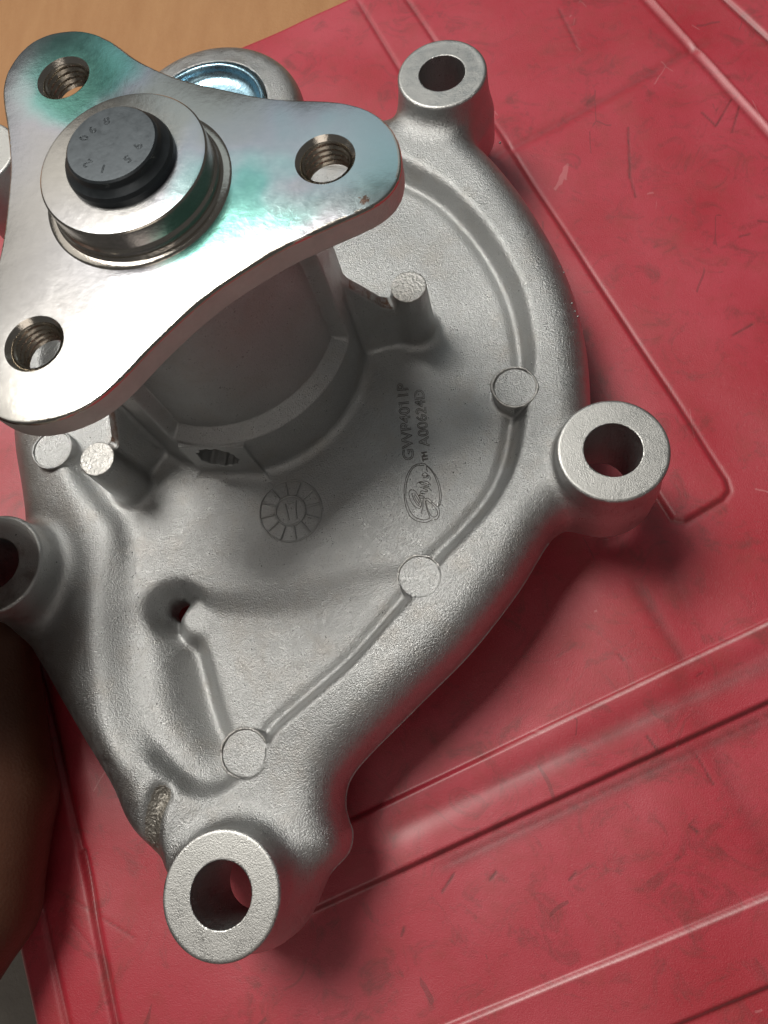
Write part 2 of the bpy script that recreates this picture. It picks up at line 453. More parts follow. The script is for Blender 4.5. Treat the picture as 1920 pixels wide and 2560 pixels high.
# casting unevenness
rng = np.random.default_rng(4)
nz = blur(rng.standard_normal(X.shape).astype(F32), 10); H = H + 0.007 * nz / nz.std()
nz = blur(rng.standard_normal(X.shape).astype(F32), 3); H = H + 0.0015 * nz / nz.std()
H = blur(H.astype(F32), 3, 2)
gxH, gyH = np.gradient(H, GS)
HN = (1 / np.sqrt(1 + np.minimum(gxH ** 2 + gyH ** 2, 9))).astype(F32)
FLD = np.stack([H, HN, SD.astype(F32)], -1).astype(F32)

def lookup(P):
    u = np.clip((P[:, 0] - GX0) / GS, 0, len(gx) - 1.001); v = np.clip((P[:, 1] - GY0) / GS, 0, len(gy) - 1.001)
    i = u.astype(np.int32); j = v.astype(np.int32); a = (u - i).astype(F32)[:, None]; b = (v - j).astype(F32)[:, None]
    return (FLD[i, j] * (1 - a) + FLD[i + 1, j] * a) * (1 - b) + (FLD[i, j + 1] * (1 - a) + FLD[i + 1, j + 1] * a) * b

def rcyl(P, x, y, r0, r1, z0, z1, e):
    """upright round post, radius r0 at z0 to r1 at z1, edges rounded by e"""
    q = np.hypot(P[:, 0] - x, P[:, 1] - y); z = P[:, 2]
    r = r0 + (r1 - r0) * np.clip((z - z0) / (z1 - z0), 0, 1)
    dx = q - (r - e); dz = np.maximum(z - (z1 - e), (z0 + e) - z)
    return np.hypot(np.maximum(dx, 0), np.maximum(dz, 0)) + np.minimum(np.maximum(dx, dz), 0) - e

def near(P, x, y, r, z=1e9):
    return np.nonzero((np.abs(P[:, 0] - x) < r) & (np.abs(P[:, 1] - y) < r) & (P[:, 2] < z))[0]

POST = [(-2.607, 16.744, 5.30), (-14.06, 10.584, 5.30)]
PINS = [(1.135, 13.62, 0.80, 2.82), (-2.60, 6.40, 0.76, 2.74), (-8.86, 0.42, 0.80, 2.38), (-17.5, 12.2, 0.80, 2.85)]

def web(P, p0, p1, half):
    ax, ay = p0; bx, by = p1; L = math.hypot(bx - ax, by - ay); ux, uy = (bx - ax) / L, (by - ay) / L
    t = (P[:, 0] - ax) * ux + (P[:, 1] - ay) * uy; n = np.abs(-(P[:, 0] - ax) * uy + (P[:, 1] - ay) * ux)
    rad = np.hypot(P[:, 0] - HX, P[:, 1] - HY)
    top = np.interp(rad, [4.2, 4.66, 5.43, 5.91, 6.38, 7.0], [7.9, 7.2, 5.95, 5.12, 4.75, 4.85])
    zt = (P[:, 2] - top) * 0.55
    dn_ = n - (half + 0.02 * (5 - P[:, 2]))
    return smax(smax(dn_, zt, 0.12), np.maximum(-t, t - L), 0.1)

def hubf(P):
    q = np.hypot(P[:, 0] - HX, P[:, 1] - HY); z = P[:, 2]
    ang = np.degrees(np.arctan2(P[:, 1] - HY, P[:, 0] - HX))
    r = 4.86 - 0.012 * (z - 2.3)
    cut = sst(ang, -112, -109.5) * sst(-ang, 10.5, 13)            # the stepped-back sector
    r = r - cut * 0.58 * sst(z, 5.05, 5.5) - 0.08 * sst(z, 9.0, 11.0)
    f = (q - r) * 0.93
    # weep-hole pad, a flat face low on the hub
    pa = R(-94); nx, ny = math.cos(pa), math.sin(pa)
    pn = (P[:, 0] - HX) * nx + (P[:, 1] - HY) * ny; ps = -(P[:, 0] - HX) * ny + (P[:, 1] - HY) * nx
    lo_ = 1.3 - 0.42 * (z - 2.3); hi_ = 1.35 - 0.10 * (z - 2.3)
    pad = np.maximum(np.maximum(pn - 4.86, -(pn - 3)), np.maximum(np.abs(ps) - 1.25, z - 5.0))
    f = smin(f, pad, 0.06)
    hole = np.hypot((ps + 0.05 + 0.02 * np.sin(z * 19)) * 0.60, (z - 4.0) * 0.56) - 0.45 - 0.025 * np.sin(ps * 17 + z * 9)
    f = np.maximum(f, -np.maximum(hole, 4.0 - pn))
    return smax(f, z - 11.35, 0.2)

def body(P):
    L = lookup(P); z = P[:, 2]
    f = smax((z - L[:, 0]) * L[:, 1], L[:, 2], 0.30)
    i = near(P, HX, HY, 6.3)
    if len(i): f[i] = smin(f[i], hubf(P[i]), 0.42)
    for (x, y, zt) in POST:
        i = near(P, x, y, 2.4, 7.6)
        if len(i): f[i] = smin(f[i], rcyl(P[i], x, y, 0.80, 0.66, 1.8, zt, 0.03), 0.38)
    for p0, p1 in (((HX + 4.3, HY + 0.30), (-2.75, 16.55)), ((HX - 3.1, HY - 3.0), (-14.0, 10.75))):
        mx, my = (p0[0] + p1[0]) / 2, (p0[1] + p1[1]) / 2
        i = near(P, mx, my, 3.2, 9.5)
        if len(i): f[i] = smin(f[i], web(P[i], p0, p1, 0.26), 0.22)
    for n, kf in (('A', 1.0), ('C', 0.45), ('E', 0.9), ('B', 0.8), ('D', 0.8)):
        x, y = BOSS[n]; i = near(P, x, y, 4.2)
        if len(i): f[i] = smin(f[i], rcyl(P[i], x, y, 2.0, 1.94, -1.5, 3.74, 0.12), kf)
    i = near(P, -12.25, 5.75, 1.0, 3)
    if len(i): f[i] = smax(f[i], 0.40 - np.hypot((P[i, 0] + 12.28) * 0.9, P[i, 1] - 5.80), 0.12)
    x, y = PORT; i = near(P, x, y, 6.5)
    if len(i):
        q = np.hypot(P[i, 0] - x, P[i, 1] - y)
        ring = np.hypot(q - 3.72, (P[i, 2] - 1.9)) - 0.75
        f[i] = smin(f[i], ring, 0.35)
        f[i] = np.maximum(f[i], -np.maximum(q - 2.95, 1.55 - P[i, 2]))
    for (x, y, r, zt) in PINS:
        i = near(P, x, y, 2.2, 5)
        if len(i):
            f[i] = smin(f[i], rcyl(P[i], x, y, r + 0.05, r, 0.5, zt, 0.03), 0.16)
            q = np.hypot(P[i, 0] - x, P[i, 1] - y)
            f[i] = smax(f[i], -np.maximum(q - (r - 0.02), zt - P[i, 2]), 0.05)
    for n in 'ACEB':
        x, y = BOSS[n]; i = near(P, x, y, 2.2)
        if len(i):
            q = np.hypot(P[i, 0] - x, P[i, 1] - y)
            f[i] = np.maximum(f[i], 1.0 - q)
    return f

VOX = 0.06
V, Q, N = mesh_field(body, (-23.4, -6.0, 0.0), (6.6, 33.8, 11.6), VOX)
print('casting', len(V), 'verts', len(Q), 'quads', round(time.time() - T0, 1), 's')

# ------------------------------------------------------------------ the pump: castings' parts
pump = empty('water_pump', (HX, HY, 0))
tag(pump, 'grey cast aluminium water pump with three armed plated flange, above the red lid', 'water pump')
def ppart(name, me, m, parent=None):
    o = link(name, me, m, parent or pump)
    if parent is None: o.matrix_parent_inverse = pump.matrix_world.inverted() if False else Matrix.Translation((-HX, -HY, 0))
    return o
cen = V[Q].mean(1)
region = np.zeros(len(Q), int)
rad = np.hypot(cen[:, 0] - HX, cen[:, 1] - HY)
regs = []
def reg(maskf, name, m, label=None):
    k_ = len(regs) + 1; region[maskf & (region == 0)] = k_; regs.append((name, m, label))
for n, lb in (('A', 'upper right mounting boss, standing tall beside the rim'), ('C', 'right mounting boss, its bore showing red plastic'), ('E', 'lowest mounting boss, nearest the viewer'), ('B', 'left mounting boss in shade, cut by the frame'), ('D', None)):
    d = np.hypot(cen[:, 0] - BOSS[n][0], cen[:, 1] - BOSS[n][1])
    reg((d < 2.02) & ((cen[:, 2] > 1.4) | (d < 1.05)), 'mounting_boss', M_cast, lb)
for i, (x, y, zt) in enumerate(POST):
    d = np.hypot(cen[:, 0] - x, cen[:, 1] - y); reg((d < 0.66) & (cen[:, 2] > zt - 0.06), 'post_top', M_rough)
    reg((d < 0.86) & (cen[:, 2] > 2.5), 'post', M_cast, ['round post on the right of the hub', 'round post in shade on the left of the hub'][i])
reg((rad < 5.0) & (cen[:, 2] > 2.45), 'bearing_hub', M_cast)
reg((rad < 7.3) & (cen[:, 2] > 2.75) & (cen[:, 0] > -6), 'web', M_web)
reg((rad < 7.3) & (cen[:, 2] > 2.75) & (cen[:, 0] < -12.5), 'web', M_web)
d = np.hypot(cen[:, 0] - PORT[0], cen[:, 1] - PORT[1]); reg(d < 4.3, 'port_ring', M_cast)
d = line_d(cen[:, 0], cen[:, 1], spline([(-11.66, -0.95), (-11.92, -1.7), (-12.02, -2.5), (-11.92, -2.95)], 4, False)); reg((d < 0.31) & (cen[:, 2] > 0.8), 'slot_mark', M_slot)
regs.insert(0, ('pump_cover', M_cast, None))
parts = {}
for k_, (name, m, lb) in enumerate(regs):
    sel = region == k_
    if sel.sum() < 10: continue
    v, q, n = compact(V, Q, N, sel)
    o = ppart(name, np_mesh(name, v, q, True, n), m)
    if lb: o['label'] = lb
    if name == 'mounting_boss':
        o.data.materials.append(M_face)
        z_ = v[q][:, :, 2].min(1); o.data.polygons.foreach_set('material_index', (z_ > 3.70).astype(np.int32))
    parts.setdefault(name, []).append(o)
print('parts', round(time.time() - T0, 1), 's')

# post tops become children of their posts
for a, b in zip(parts['post_top'], parts['post']):
    a.parent = b; a.matrix_parent_inverse = Matrix.Identity(4)

def hz(x, y):
    return float(lookup(np.array([[x, y, 0]], F32))[0, 0])

# flash rings round the ejector marks
def ragged_ring(x, y, r, z, w_, a0, a1, seed, n=90):
    g = np.random.default_rng(seed); a = np.linspace(R(a0), R(a1), n)
    j = np.convolve(g.standard_normal(n + 8), np.ones(9) / 9, 'valid')
    fade = np.clip(np.minimum(np.arange(n), n - 1 - np.arange(n)) / 8, 0.15, 1)
    if a1 - a0 >= 360: fade = np.ones(n)
    rr_ = r + j * 0.03
    P = np.stack([x + rr_ * np.cos(a), y + rr_ * np.sin(a), z + j * 0.012], -1)
    return tube(P, w_ * (1 + 0.5 * j) * fade)
for k_, (x, y, r, zt) in enumerate(PINS):
    arc = [(0, 360), (0, 200), (20, 265), (0, 360)][k_]
    v, q = ragged_ring(x, y, r + 0.03, zt + 0.0, [0.06, 0.045, 0.055, 0.06][k_], arc[0], arc[1], k_)
    o = ppart('ejector_ring', np_mesh('ejector_ring', v, q), M_rough if k_ != 3 else M_cast)

# date wheel: two circles, twelve spokes and the figures 17
wx, wy = -7.57, 9.265
def onpl(x, y, dz=0.0): return (x, y, hz(x, y) + dz)
def ringpts(r, n=64): return [onpl(wx + r * math.cos(t), wy + r * math.sin(t), 0.02) for t in np.linspace(0, 2 * np.pi, n, endpoint=False)]
pc = [tube(ringpts(1.21), 0.038, True), tube(ringpts(0.58), 0.042, True)]
for i in range(12):
    a = R(12 + 30 * i); pc.append(tube([onpl(wx + r * math.cos(a), wy + r * math.sin(a), 0.03) for r in np.linspace(0.64, 1.15, 6)], 0.045))
def seg17(pts):
    c, s_ = math.cos(R(12)), math.sin(R(12))
    return [onpl(wx + (x * c - y * s_), wy + (x * s_ + y * c), 0.008) for x, y in pts]
pc += [tube(seg17(spline([(-0.16, 0.30), (-0.15, 0.0), (-0.13, -0.36)], 3, False)), 0.035),
       tube(seg17([(-0.04, 0.26), (0.12, 0.32), (0.27, 0.36)]), 0.035), tube(seg17([(0.27, 0.36), (0.20, 0.0), (0.17, -0.36)]), 0.035)]
v, q = join(pc)
ppart('date_wheel', np_mesh('date_wheel', v, q), M_cast)

# engraved lettering: outlines of the characters as fine strands
def engraving(text, size, ox, oy, ang, name, r=0.011, sx_=1.0, space=1.0):
    cu = bpy.data.curves.new(name, 'FONT'); cu.body = text; cu.size = size; cu.space_character = space
    cu.resolution_u = 3; cu.fill_mode = 'NONE' if hasattr(cu, 'fill_mode') else cu.fill_mode
    t = bpy.data.objects.new(name, cu); C.objects.link(t)
    bpy.context.view_layer.update()
    me0 = t.to_mesh(); vs = np.array([p.co[:] for p in me0.vertices])
    adj = {}
    for e in me0.edges:
        a, b = e.vertices; adj.setdefault(a, []).append(b); adj.setdefault(b, []).append(a)
    seen = set(); loops = []
    for s0 in adj:
        if s0 in seen: continue
        lp = [s0]; seen.add(s0); cur = s0
        while True:
            nx_ = [q_ for q_ in adj[cur] if q_ not in seen]
            if not nx_: break
            cur = nx_[0]; seen.add(cur); lp.append(cur)
        if len(lp) > 2: loops.append(vs[lp])
    t.to_mesh_clear(); bpy.data.objects.remove(t)
    c, s_ = math.cos(ang), math.sin(ang); groups = []
    for lp in sorted(loops, key=lambda l_: l_[:, 0].min()):
        if groups and lp[:, 0].min() < groups[-1][1] - 0.02 * size: groups[-1][0].append(lp); groups[-1][1] = max(groups[-1][1], lp[:, 0].max())
        else: groups.append([[lp], lp[:, 0].max()])
    for lps, _ in groups:
        v, q = join([tube(np.array([onpl(ox + (x * sx_ * c - y * s_), oy + (x * sx_ * s_ + y * c), 0.010) for x, y, _z in lp]), r, True, 5) for lp in lps])
        ppart(name, np_mesh(name, v, q), M_etch)

def pxp(px, py, z=2.2): return at(px, py, z)
def word(text, pa, pb, height, name):
    """lettering whose baseline runs from photo point pa to pb"""
    a = pxp(*pa); b = pxp(*pb); L = math.hypot(b[0] - a[0], b[1] - a[1]); ang = math.atan2(b[1] - a[1], b[0] - a[0])
    cu = bpy.data.curves.new('m', 'FONT'); cu.body = text; cu.size = 1.0
    t = bpy.data.objects.new('m', cu); C.objects.link(t); bpy.context.view_layer.update()
    wd = t.dimensions.x; bpy.data.objects.remove(t)
    size = height / 0.70
    return engraving(text, size, a[0], a[1], ang, name, sx_=L / (wd * size))
# baseline runs upwards in the picture, characters' tops point left
word('GWP4011P', (1035, 1151), (1019, 963), 0.42, 'engraved_character')
word('A00624D', (1074, 1115), (1060, 976), 0.40, 'engraved_character')
word('TM', (1071, 1151), (1067, 1129), 0.22, 'engraved_character')

# oval maker's mark with its script
def zp(x, y): return (900 + x / 4.917, 900 + y / 4.917)     # pixel of the enlarged detail -> photo pixel
def stroke(pts, r=0.012, closed=False):
    P = spline([zp(*p) for p in pts], 5, closed)
    return tube([onpl(*pxp(*p), 0.010) for p in P], r, closed, 5)
ov = [stroke([(760, 1265), (660, 1300), (590, 1390), (553, 1500), (540, 1620), (548, 1740), (575, 1840), (620, 1920), (690, 1965), (780, 1985), (850, 1970), (885, 1950)]),
      stroke([(812, 1285), (880, 1345), (940, 1430), (975, 1520), (993, 1620), (990, 1720), (965, 1800), (975, 1850), (965, 1910), (940, 1945), (905, 1950)]),
      stroke([(760, 1265), (790, 1270), (812, 1285)]),
      stroke([(790, 1295), (700, 1300), (640, 1345), (600, 1420), (572, 1510), (562, 1620), (568, 1730), (600, 1820), (640, 1890), (700, 1935), (780, 1955), (830, 1945), (858, 1930)]),
      stroke([(858, 1930), (830, 1860), (805, 1770), (800, 1720)]),
      stroke([(790, 1700), (835, 1690), (900, 1750), (950, 1790), (968, 1730), (972, 1640), (955, 1530), (915, 1420), (870, 1350), (820, 1300), (815, 1330), (830, 1370)]),
      stroke([(812, 1712), (815, 1760), (840, 1850), (880, 1910), (925, 1915), (950, 1880), (940, 1830), (890, 1770), (840, 1730)], 0.012, True),
      stroke([(640, 1590), (610, 1600), (600, 1650), (625, 1730), (670, 1790), (720, 1815), (745, 1800)]),
      stroke([(650, 1590), (680, 1610), (720, 1670), (750, 1740), (745, 1790), (700, 1770), (655, 1700), (635, 1640), (650, 1640)]),
      stroke([(660, 1655), (690, 1720), (730, 1770)]), stroke([(670, 1640), (710, 1700), (735, 1750)]),
      stroke([(775, 1690), (770, 1740), (770, 1800), (755, 1850), (760, 1885)]),
      stroke([(725, 1660), (760, 1660), (790, 1680), (740, 1690), (720, 1660), (760, 1630), (800, 1640)]),
      stroke([(770, 1640), (740, 1620), (760, 1600), (800, 1610), (830, 1600), (800, 1580), (770, 1570), (810, 1560), (850, 1570), (875, 1600)]),
      stroke([(740, 1560), (780, 1550), (820, 1540), (850, 1550), (800, 1530), (750, 1520), (730, 1500), (780, 1500), (830, 1520)]),
      stroke([(700, 1510), (740, 1490), (790, 1480), (830, 1490), (870, 1530)]),
      stroke([(780, 1385), (760, 1410), (800, 1420), (840, 1410), (860, 1430), (855, 1470)]),
      stroke([(790, 1375), (820, 1390), (835, 1410), (800, 1440), (770, 1430)])]
v, q = join(ov); ppart('oval_mark', np_mesh('oval_mark', v, q), M_etch)
# faint characters scribed on the shaded cover between flange and left post
scr = [tube([onpl(*at(x, y, 2.3), 0.005) for x, y in spline([(216, 1056), (232, 1054), (250, 1044), (268, 1036)], 5, False)], 0.018),
       tube([onpl(*at(x, y, 2.3), 0.005) for x, y in spline([(250, 1034), (249, 1022), (256, 1017), (268, 1023)], 5, False)], 0.018)]
v, q = join(scr); ppart('scribed_mark', np_mesh('scribed_mark', v, q), M_etch)

# thin parting line along the lower right edge
seg_ = [p for p in outl if p[1] < 8.3 and p[0] > -8.2 and (p[0] > -6.9 or p[1] < -4.0)]
g = np.random.default_rng(21); jj = np.convolve(g.standard_normal(len(seg_) + 4), np.ones(5) / 5, 'valid')
v, q = tube([(p[0], p[1], 0.10 + 0.01 * j_) for p, j_ in zip(seg_, jj)], np.clip(0.030 + 0.012 * jj, 0.012, 0.05))
ppart('parting_line', np_mesh('parting_line', v, q), M_cast)

# casting pips on the shoulder
g = np.random.default_rng(8); pips = []
for (px, py) in [(1402, 650), (1412, 660), (1440, 762), (1448, 770), (1432, 745), (1404, 830), (1250, 300), (1172, 250), (1330, 905), (800, 1340), (1100, 640)]:
    x, y = at(px, py, 2.7); z = hz(x, y)
    v, q = lathe([(0.001, 0.03), (0.03, 0.022), (0.045, 0.0), (0.05, -0.05)], 8); pips.append((v + np.array([x, y, z]), q))
v, q = join(pips); o = ppart('casting_pips', np_mesh('casting_pips', v, q), M_cast); o['kind'] = 'stuff'

# core plug in the port
v, q = lathe([(0.001, 1.80), (1.2, 1.80), (2.0, 1.84), (2.35, 1.92), (2.5, 2.05), (2.56, 2.2), (2.60, 2.35), (2.66, 2.42), (2.74, 2.42), (2.80, 2.36), (2.80, 1.4)], 96)
ppart('core_plug', np_mesh('core_plug', v + np.array([PORT[0], PORT[1] - 0.0, 0.5]), q), M_blue)

# ------------------------------------------------------------------ drive flange
ZF, TF = 12.57, 0.92
holes = [(5.468 * math.cos(R(a)), 5.468 * math.sin(R(a))) for a in (2.98, 122.98, -117.02)]
pol = [(-3.2, 7.62), (2.8, 7.60), (8.7, 7.44), (14.4, 7.06), (19.3, 6.55), (24.2, 5.90), (29.4, 5.23), (36, 4.66), (43.6, 4.32), (55.9, 4.05), (74.5, 4.0), (88.3, 4.42), (97.8, 5.10), (102.8, 5.80), (107.1, 6.44), (112.6, 7.10),
       (119.2, 7.56), (125.4, 7.66), (132.3, 7.34), (138.3, 6.77), (144.9, 5.83), (150, 5.25), (155.2, 4.85), (163, 4.42), (171.5, 4.20), (-179, 4.10), (-170, 4.12), (-157.4, 4.37), (-149, 4.75), (-142, 5.4), (-136, 6.2), (-130, 7.0), (-122, 7.6), (-113.4, 7.75),
       (-107.2, 7.64), (-100.9, 7.30), (-94.5, 6.82), (-88.5, 6.16), (-81.1, 5.41), (-74.5, 5.0), (-67.9, 4.72), (-60, 4.53), (-52.2, 4.48), (-44, 4.58), (-35.8, 4.80), (-30, 5.05), (-25.3, 5.38), (-20.5, 5.85), (-17, 6.27), (-12.2, 7.00), (-8.4, 7.42)]
fo = spline([(r * math.cos(R(a)), r * math.sin(R(a))) for a, r in pol], 6)
# even spacing and light smoothing of the traced outline
dl = np.r_[0, np.cumsum(np.hypot(*(np.roll(fo, -1, 0) - fo).T))]
tt = np.linspace(0, dl[-1], 361)[:-1]; fc = np.vstack([fo, fo[:1]])
fo = np.stack([np.interp(tt, dl, fc[:, i]) for i in (0, 1)], -1)
for _ in range(14): fo = 0.5 * fo + 0.25 * (np.roll(fo, 1, 0) + np.roll(fo, -1, 0))
tg = np.roll(fo, -1, 0) - np.roll(fo, 1, 0); nr = np.stack([tg[:, 1], -tg[:, 0]], -1); nr /= np.linalg.norm(nr, axis=1)[:, None]
bm = bmesh.new()
g = np.random.default_rng(3); nick = np.convolve(g.standard_normal(364 + 4), np.ones(9) / 9, 'same')[:360] * 0.009
prof = [(-0.10, 0.0), (-0.055, -0.012), (-0.02, -0.05), (0.0, -0.12), (-0.01, -TF + 0.1), (-0.08, -TF)]
rings = []
for k_, (o_, z) in enumerate(prof):
    jj = nick * (1.0 if k_ in (0, 1, 2) else 0.3)
    rings.append([bm.verts.new((*(fo[i] + nr[i] * (o_ + jj[i])), z + (nick[i] * 0.5 if k_ in (1, 2) else 0))) for i in range(360)])
for a, b in zip(rings[:-1], rings[1:]):
    for i in range(360):
        j = (i + 1) % 360; bm.faces.new((a[i], b[i], b[j], a[j]))
def cap(outer, z, rh, flip):
    loops = [outer]
    for hx_, hy_ in holes + [(0, 0)]:
        r_ = rh if (hx_, hy_) != (0, 0) else 2.15
        loops.append([bm.verts.new((hx_ + r_ * math.cos(t), hy_ + r_ * math.sin(t), z)) for t in np.linspace(0, 2 * np.pi, 64, endpoint=False)])
    es = []
    for lp in loops:
        for i in range(len(lp)):
            e = bm.edges.get((lp[i], lp[(i + 1) % len(lp)])) or bm.edges.new((lp[i], lp[(i + 1) % len(lp)]))
            es.append(e)
    r = bmesh.ops.triangle_fill(bm, use_beauty=True, edges=es)
    return loops[1:]
top = cap(rings[0], 0.0, 0.865, False); bot = cap(rings[-1], -TF, 0.74, True)
for a, b in zip(top[:3], bot[:3]):   # countersink lip then hidden wall outside the thread
    mid = [bm.verts.new((v_.co.x + (h_[0] - v_.co.x) * 0.16, v_.co.y + (h_[1] - v_.co.y) * 0.16, -0.13)) for h_ in [holes[top.index(a)]] for v_ in a]
    for i in range(64):
        j = (i + 1) % 64; bm.faces.new((a[i], a[j], mid[j], mid[i])); bm.faces.new((mid[i], mid[j], b[j], b[i]))
for i in range(64):
    j = (i + 1) % 64; bm.faces.new((top[3][i], top[3][j], bot[3][j], bot[3][i]))
bmesh.ops.recalc_face_normals(bm, faces=bm.faces[:])
for f_ in bm.faces: f_.smooth = True
me = bpy.data.meshes.new('drive_flange'); bm.to_mesh(me); bm.free()
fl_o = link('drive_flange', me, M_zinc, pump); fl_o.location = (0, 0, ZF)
me.materials.append(M_edge); me.materials.append(M_turn)
for p in me.polygons:
    c = p.center
    if 0.15 < p.normal.z < 0.97 and math.hypot(c.x, c.y) > 3 and c.z > -0.1 and p.area < 0.02: p.material_index = 2; continue
    if abs(p.normal.z) < 0.75 and math.hypot(c.x, c.y) > 3: p.material_index = 1
sharp(me, 28)
# tapped threads
def thread(r0, z0, z1, pitch=0.19, dep_=0.075, seg=72):
    rows = int((z1 - z0) / pitch * 12); zz = np.linspace(z0, z1, rows); th = np.linspace(0, 2 * np.pi, seg, endpoint=False)
    Z, Tt = np.meshgrid(zz, th, indexing='ij')
    ph = (Z / pitch + Tt / (2 * np.pi)) % 1.0
    tri = np.abs(2 * ph - 1); tri = np.clip(tri * 1.25 - 0.1, 0, 1)
    fade = np.clip((z1 - Z) / 0.1, 0, 1)
    rr_ = r0 + dep_ * (tri * fade + (1 - fade))
    Vt = np.stack([rr_ * np.cos(Tt), rr_ * np.sin(Tt), Z], -1).reshape(-1, 3)
    i = np.arange(rows - 1)[:, None] * seg; a = np.arange(seg)[None]; b = (a + 1) % seg
    return Vt, np.stack([i + a, i + a + seg, i + b + seg, i + b], -1).reshape(-1, 4)
for hx_, hy_ in holes:
    v, q = thread(0.635, -TF + 0.01, -0.10)
    me = np_mesh('tapped_thread', v, q); sharp(me, 40)
    o = link('tapped_thread', me, M_thread, fl_o); o.location = (hx_, hy_, 0)
# collar, pressed-on hub of the flange
v, q = lathe([(1.45, 1.03), (2.30, 1.03), (2.37, 1.02), (2.42, 0.98), (2.43, 0.9), (2.43, 0.42), (2.47, 0.36), (2.50, 0.30), (2.50, 0.14), (2.56, 0.07), (2.70, 0.05), (2.76, 0.015), (2.79, -0.01), (2.0, -0.02)], 128)
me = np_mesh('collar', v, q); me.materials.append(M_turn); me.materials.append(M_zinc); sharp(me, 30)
o = bpy.data.objects.new('collar', me); C.objects.link(o); o.parent = fl_o
for p in me.polygons:
    if p.center.z > 1.0: p.material_index = 1
# shaft end with stamped figures
ZS = 14.24 - ZF
def sring(r, z): return (r, z)
v, q = lathe([(0.001, ZS), (1.10, ZS), (1.235, ZS - 0.004), (1.29, ZS - 0.05), (1.32, ZS - 0.20), (1.345, ZS - 0.24), (1.50, ZS - 0.36), (1.55, ZS - 0.48), (1.55, 0.98)], 128)
me = np_mesh('shaft_end', v, q); sharp(me, 22)
sh = link('shaft_end', me, M_shaft, pump); sh.location = (0, 0, ZF)
# stamped figures round the shaft's face
st = []
def cuglyph(t, x, y, ang, size):
    cu = bpy.data.curves.new('m', 'FONT'); cu.body = t; cu.size = size; cu.align_x = 'CENTER'; cu.align_y = 'CENTER'
    cu.fill_mode = 'NONE' if hasattr(cu, 'fill_mode') else cu.fill_mode; cu.resolution_u = 2
    ob = bpy.data.objects.new('m', cu); C.objects.link(ob); bpy.context.view_layer.update()
    m0 = ob.to_mesh(); c, s_ = math.cos(ang), math.sin(ang)
    vs = [(x + p.co.x * c - p.co.y * s_, y + p.co.x * s_ + p.co.y * c, ZS + 0.002) for p in m0.vertices]
    for e in m0.edges: st.append(tube([vs[e.vertices[0]], vs[e.vertices[1]]], 0.011, False, 4))
    ob.to_mesh_clear(); bpy.data.objects.remove(ob)
    v, q = join(st); st.clear(); link('stamped_figure', np_mesh('stamped_figure', v, q), M_shaft, sh)
for t, deg, r_ in (('9', -15, 0.80), ('8', 105, 0.80), ('6', 138, 0.78), ('0', 160, 0.84), ('2', 225, 0.82), ('1', 262, 0.82), ('5', -48, 0.80)):
    a = R(deg); cuglyph(t, r_ * math.cos(a), r_ * math.sin(a), a - math.pi / 2, 0.36)
# shaft neck between hub and flange
v, q = lathe([(2.1, -TF + 0.0), (2.1, -1.3)], 64)
o = link('shaft_neck', np_mesh('shaft_neck', v, q), M_turn, pump); o.location = (0, 0, ZF)
print('pump done', round(time.time() - T0, 1), 's')

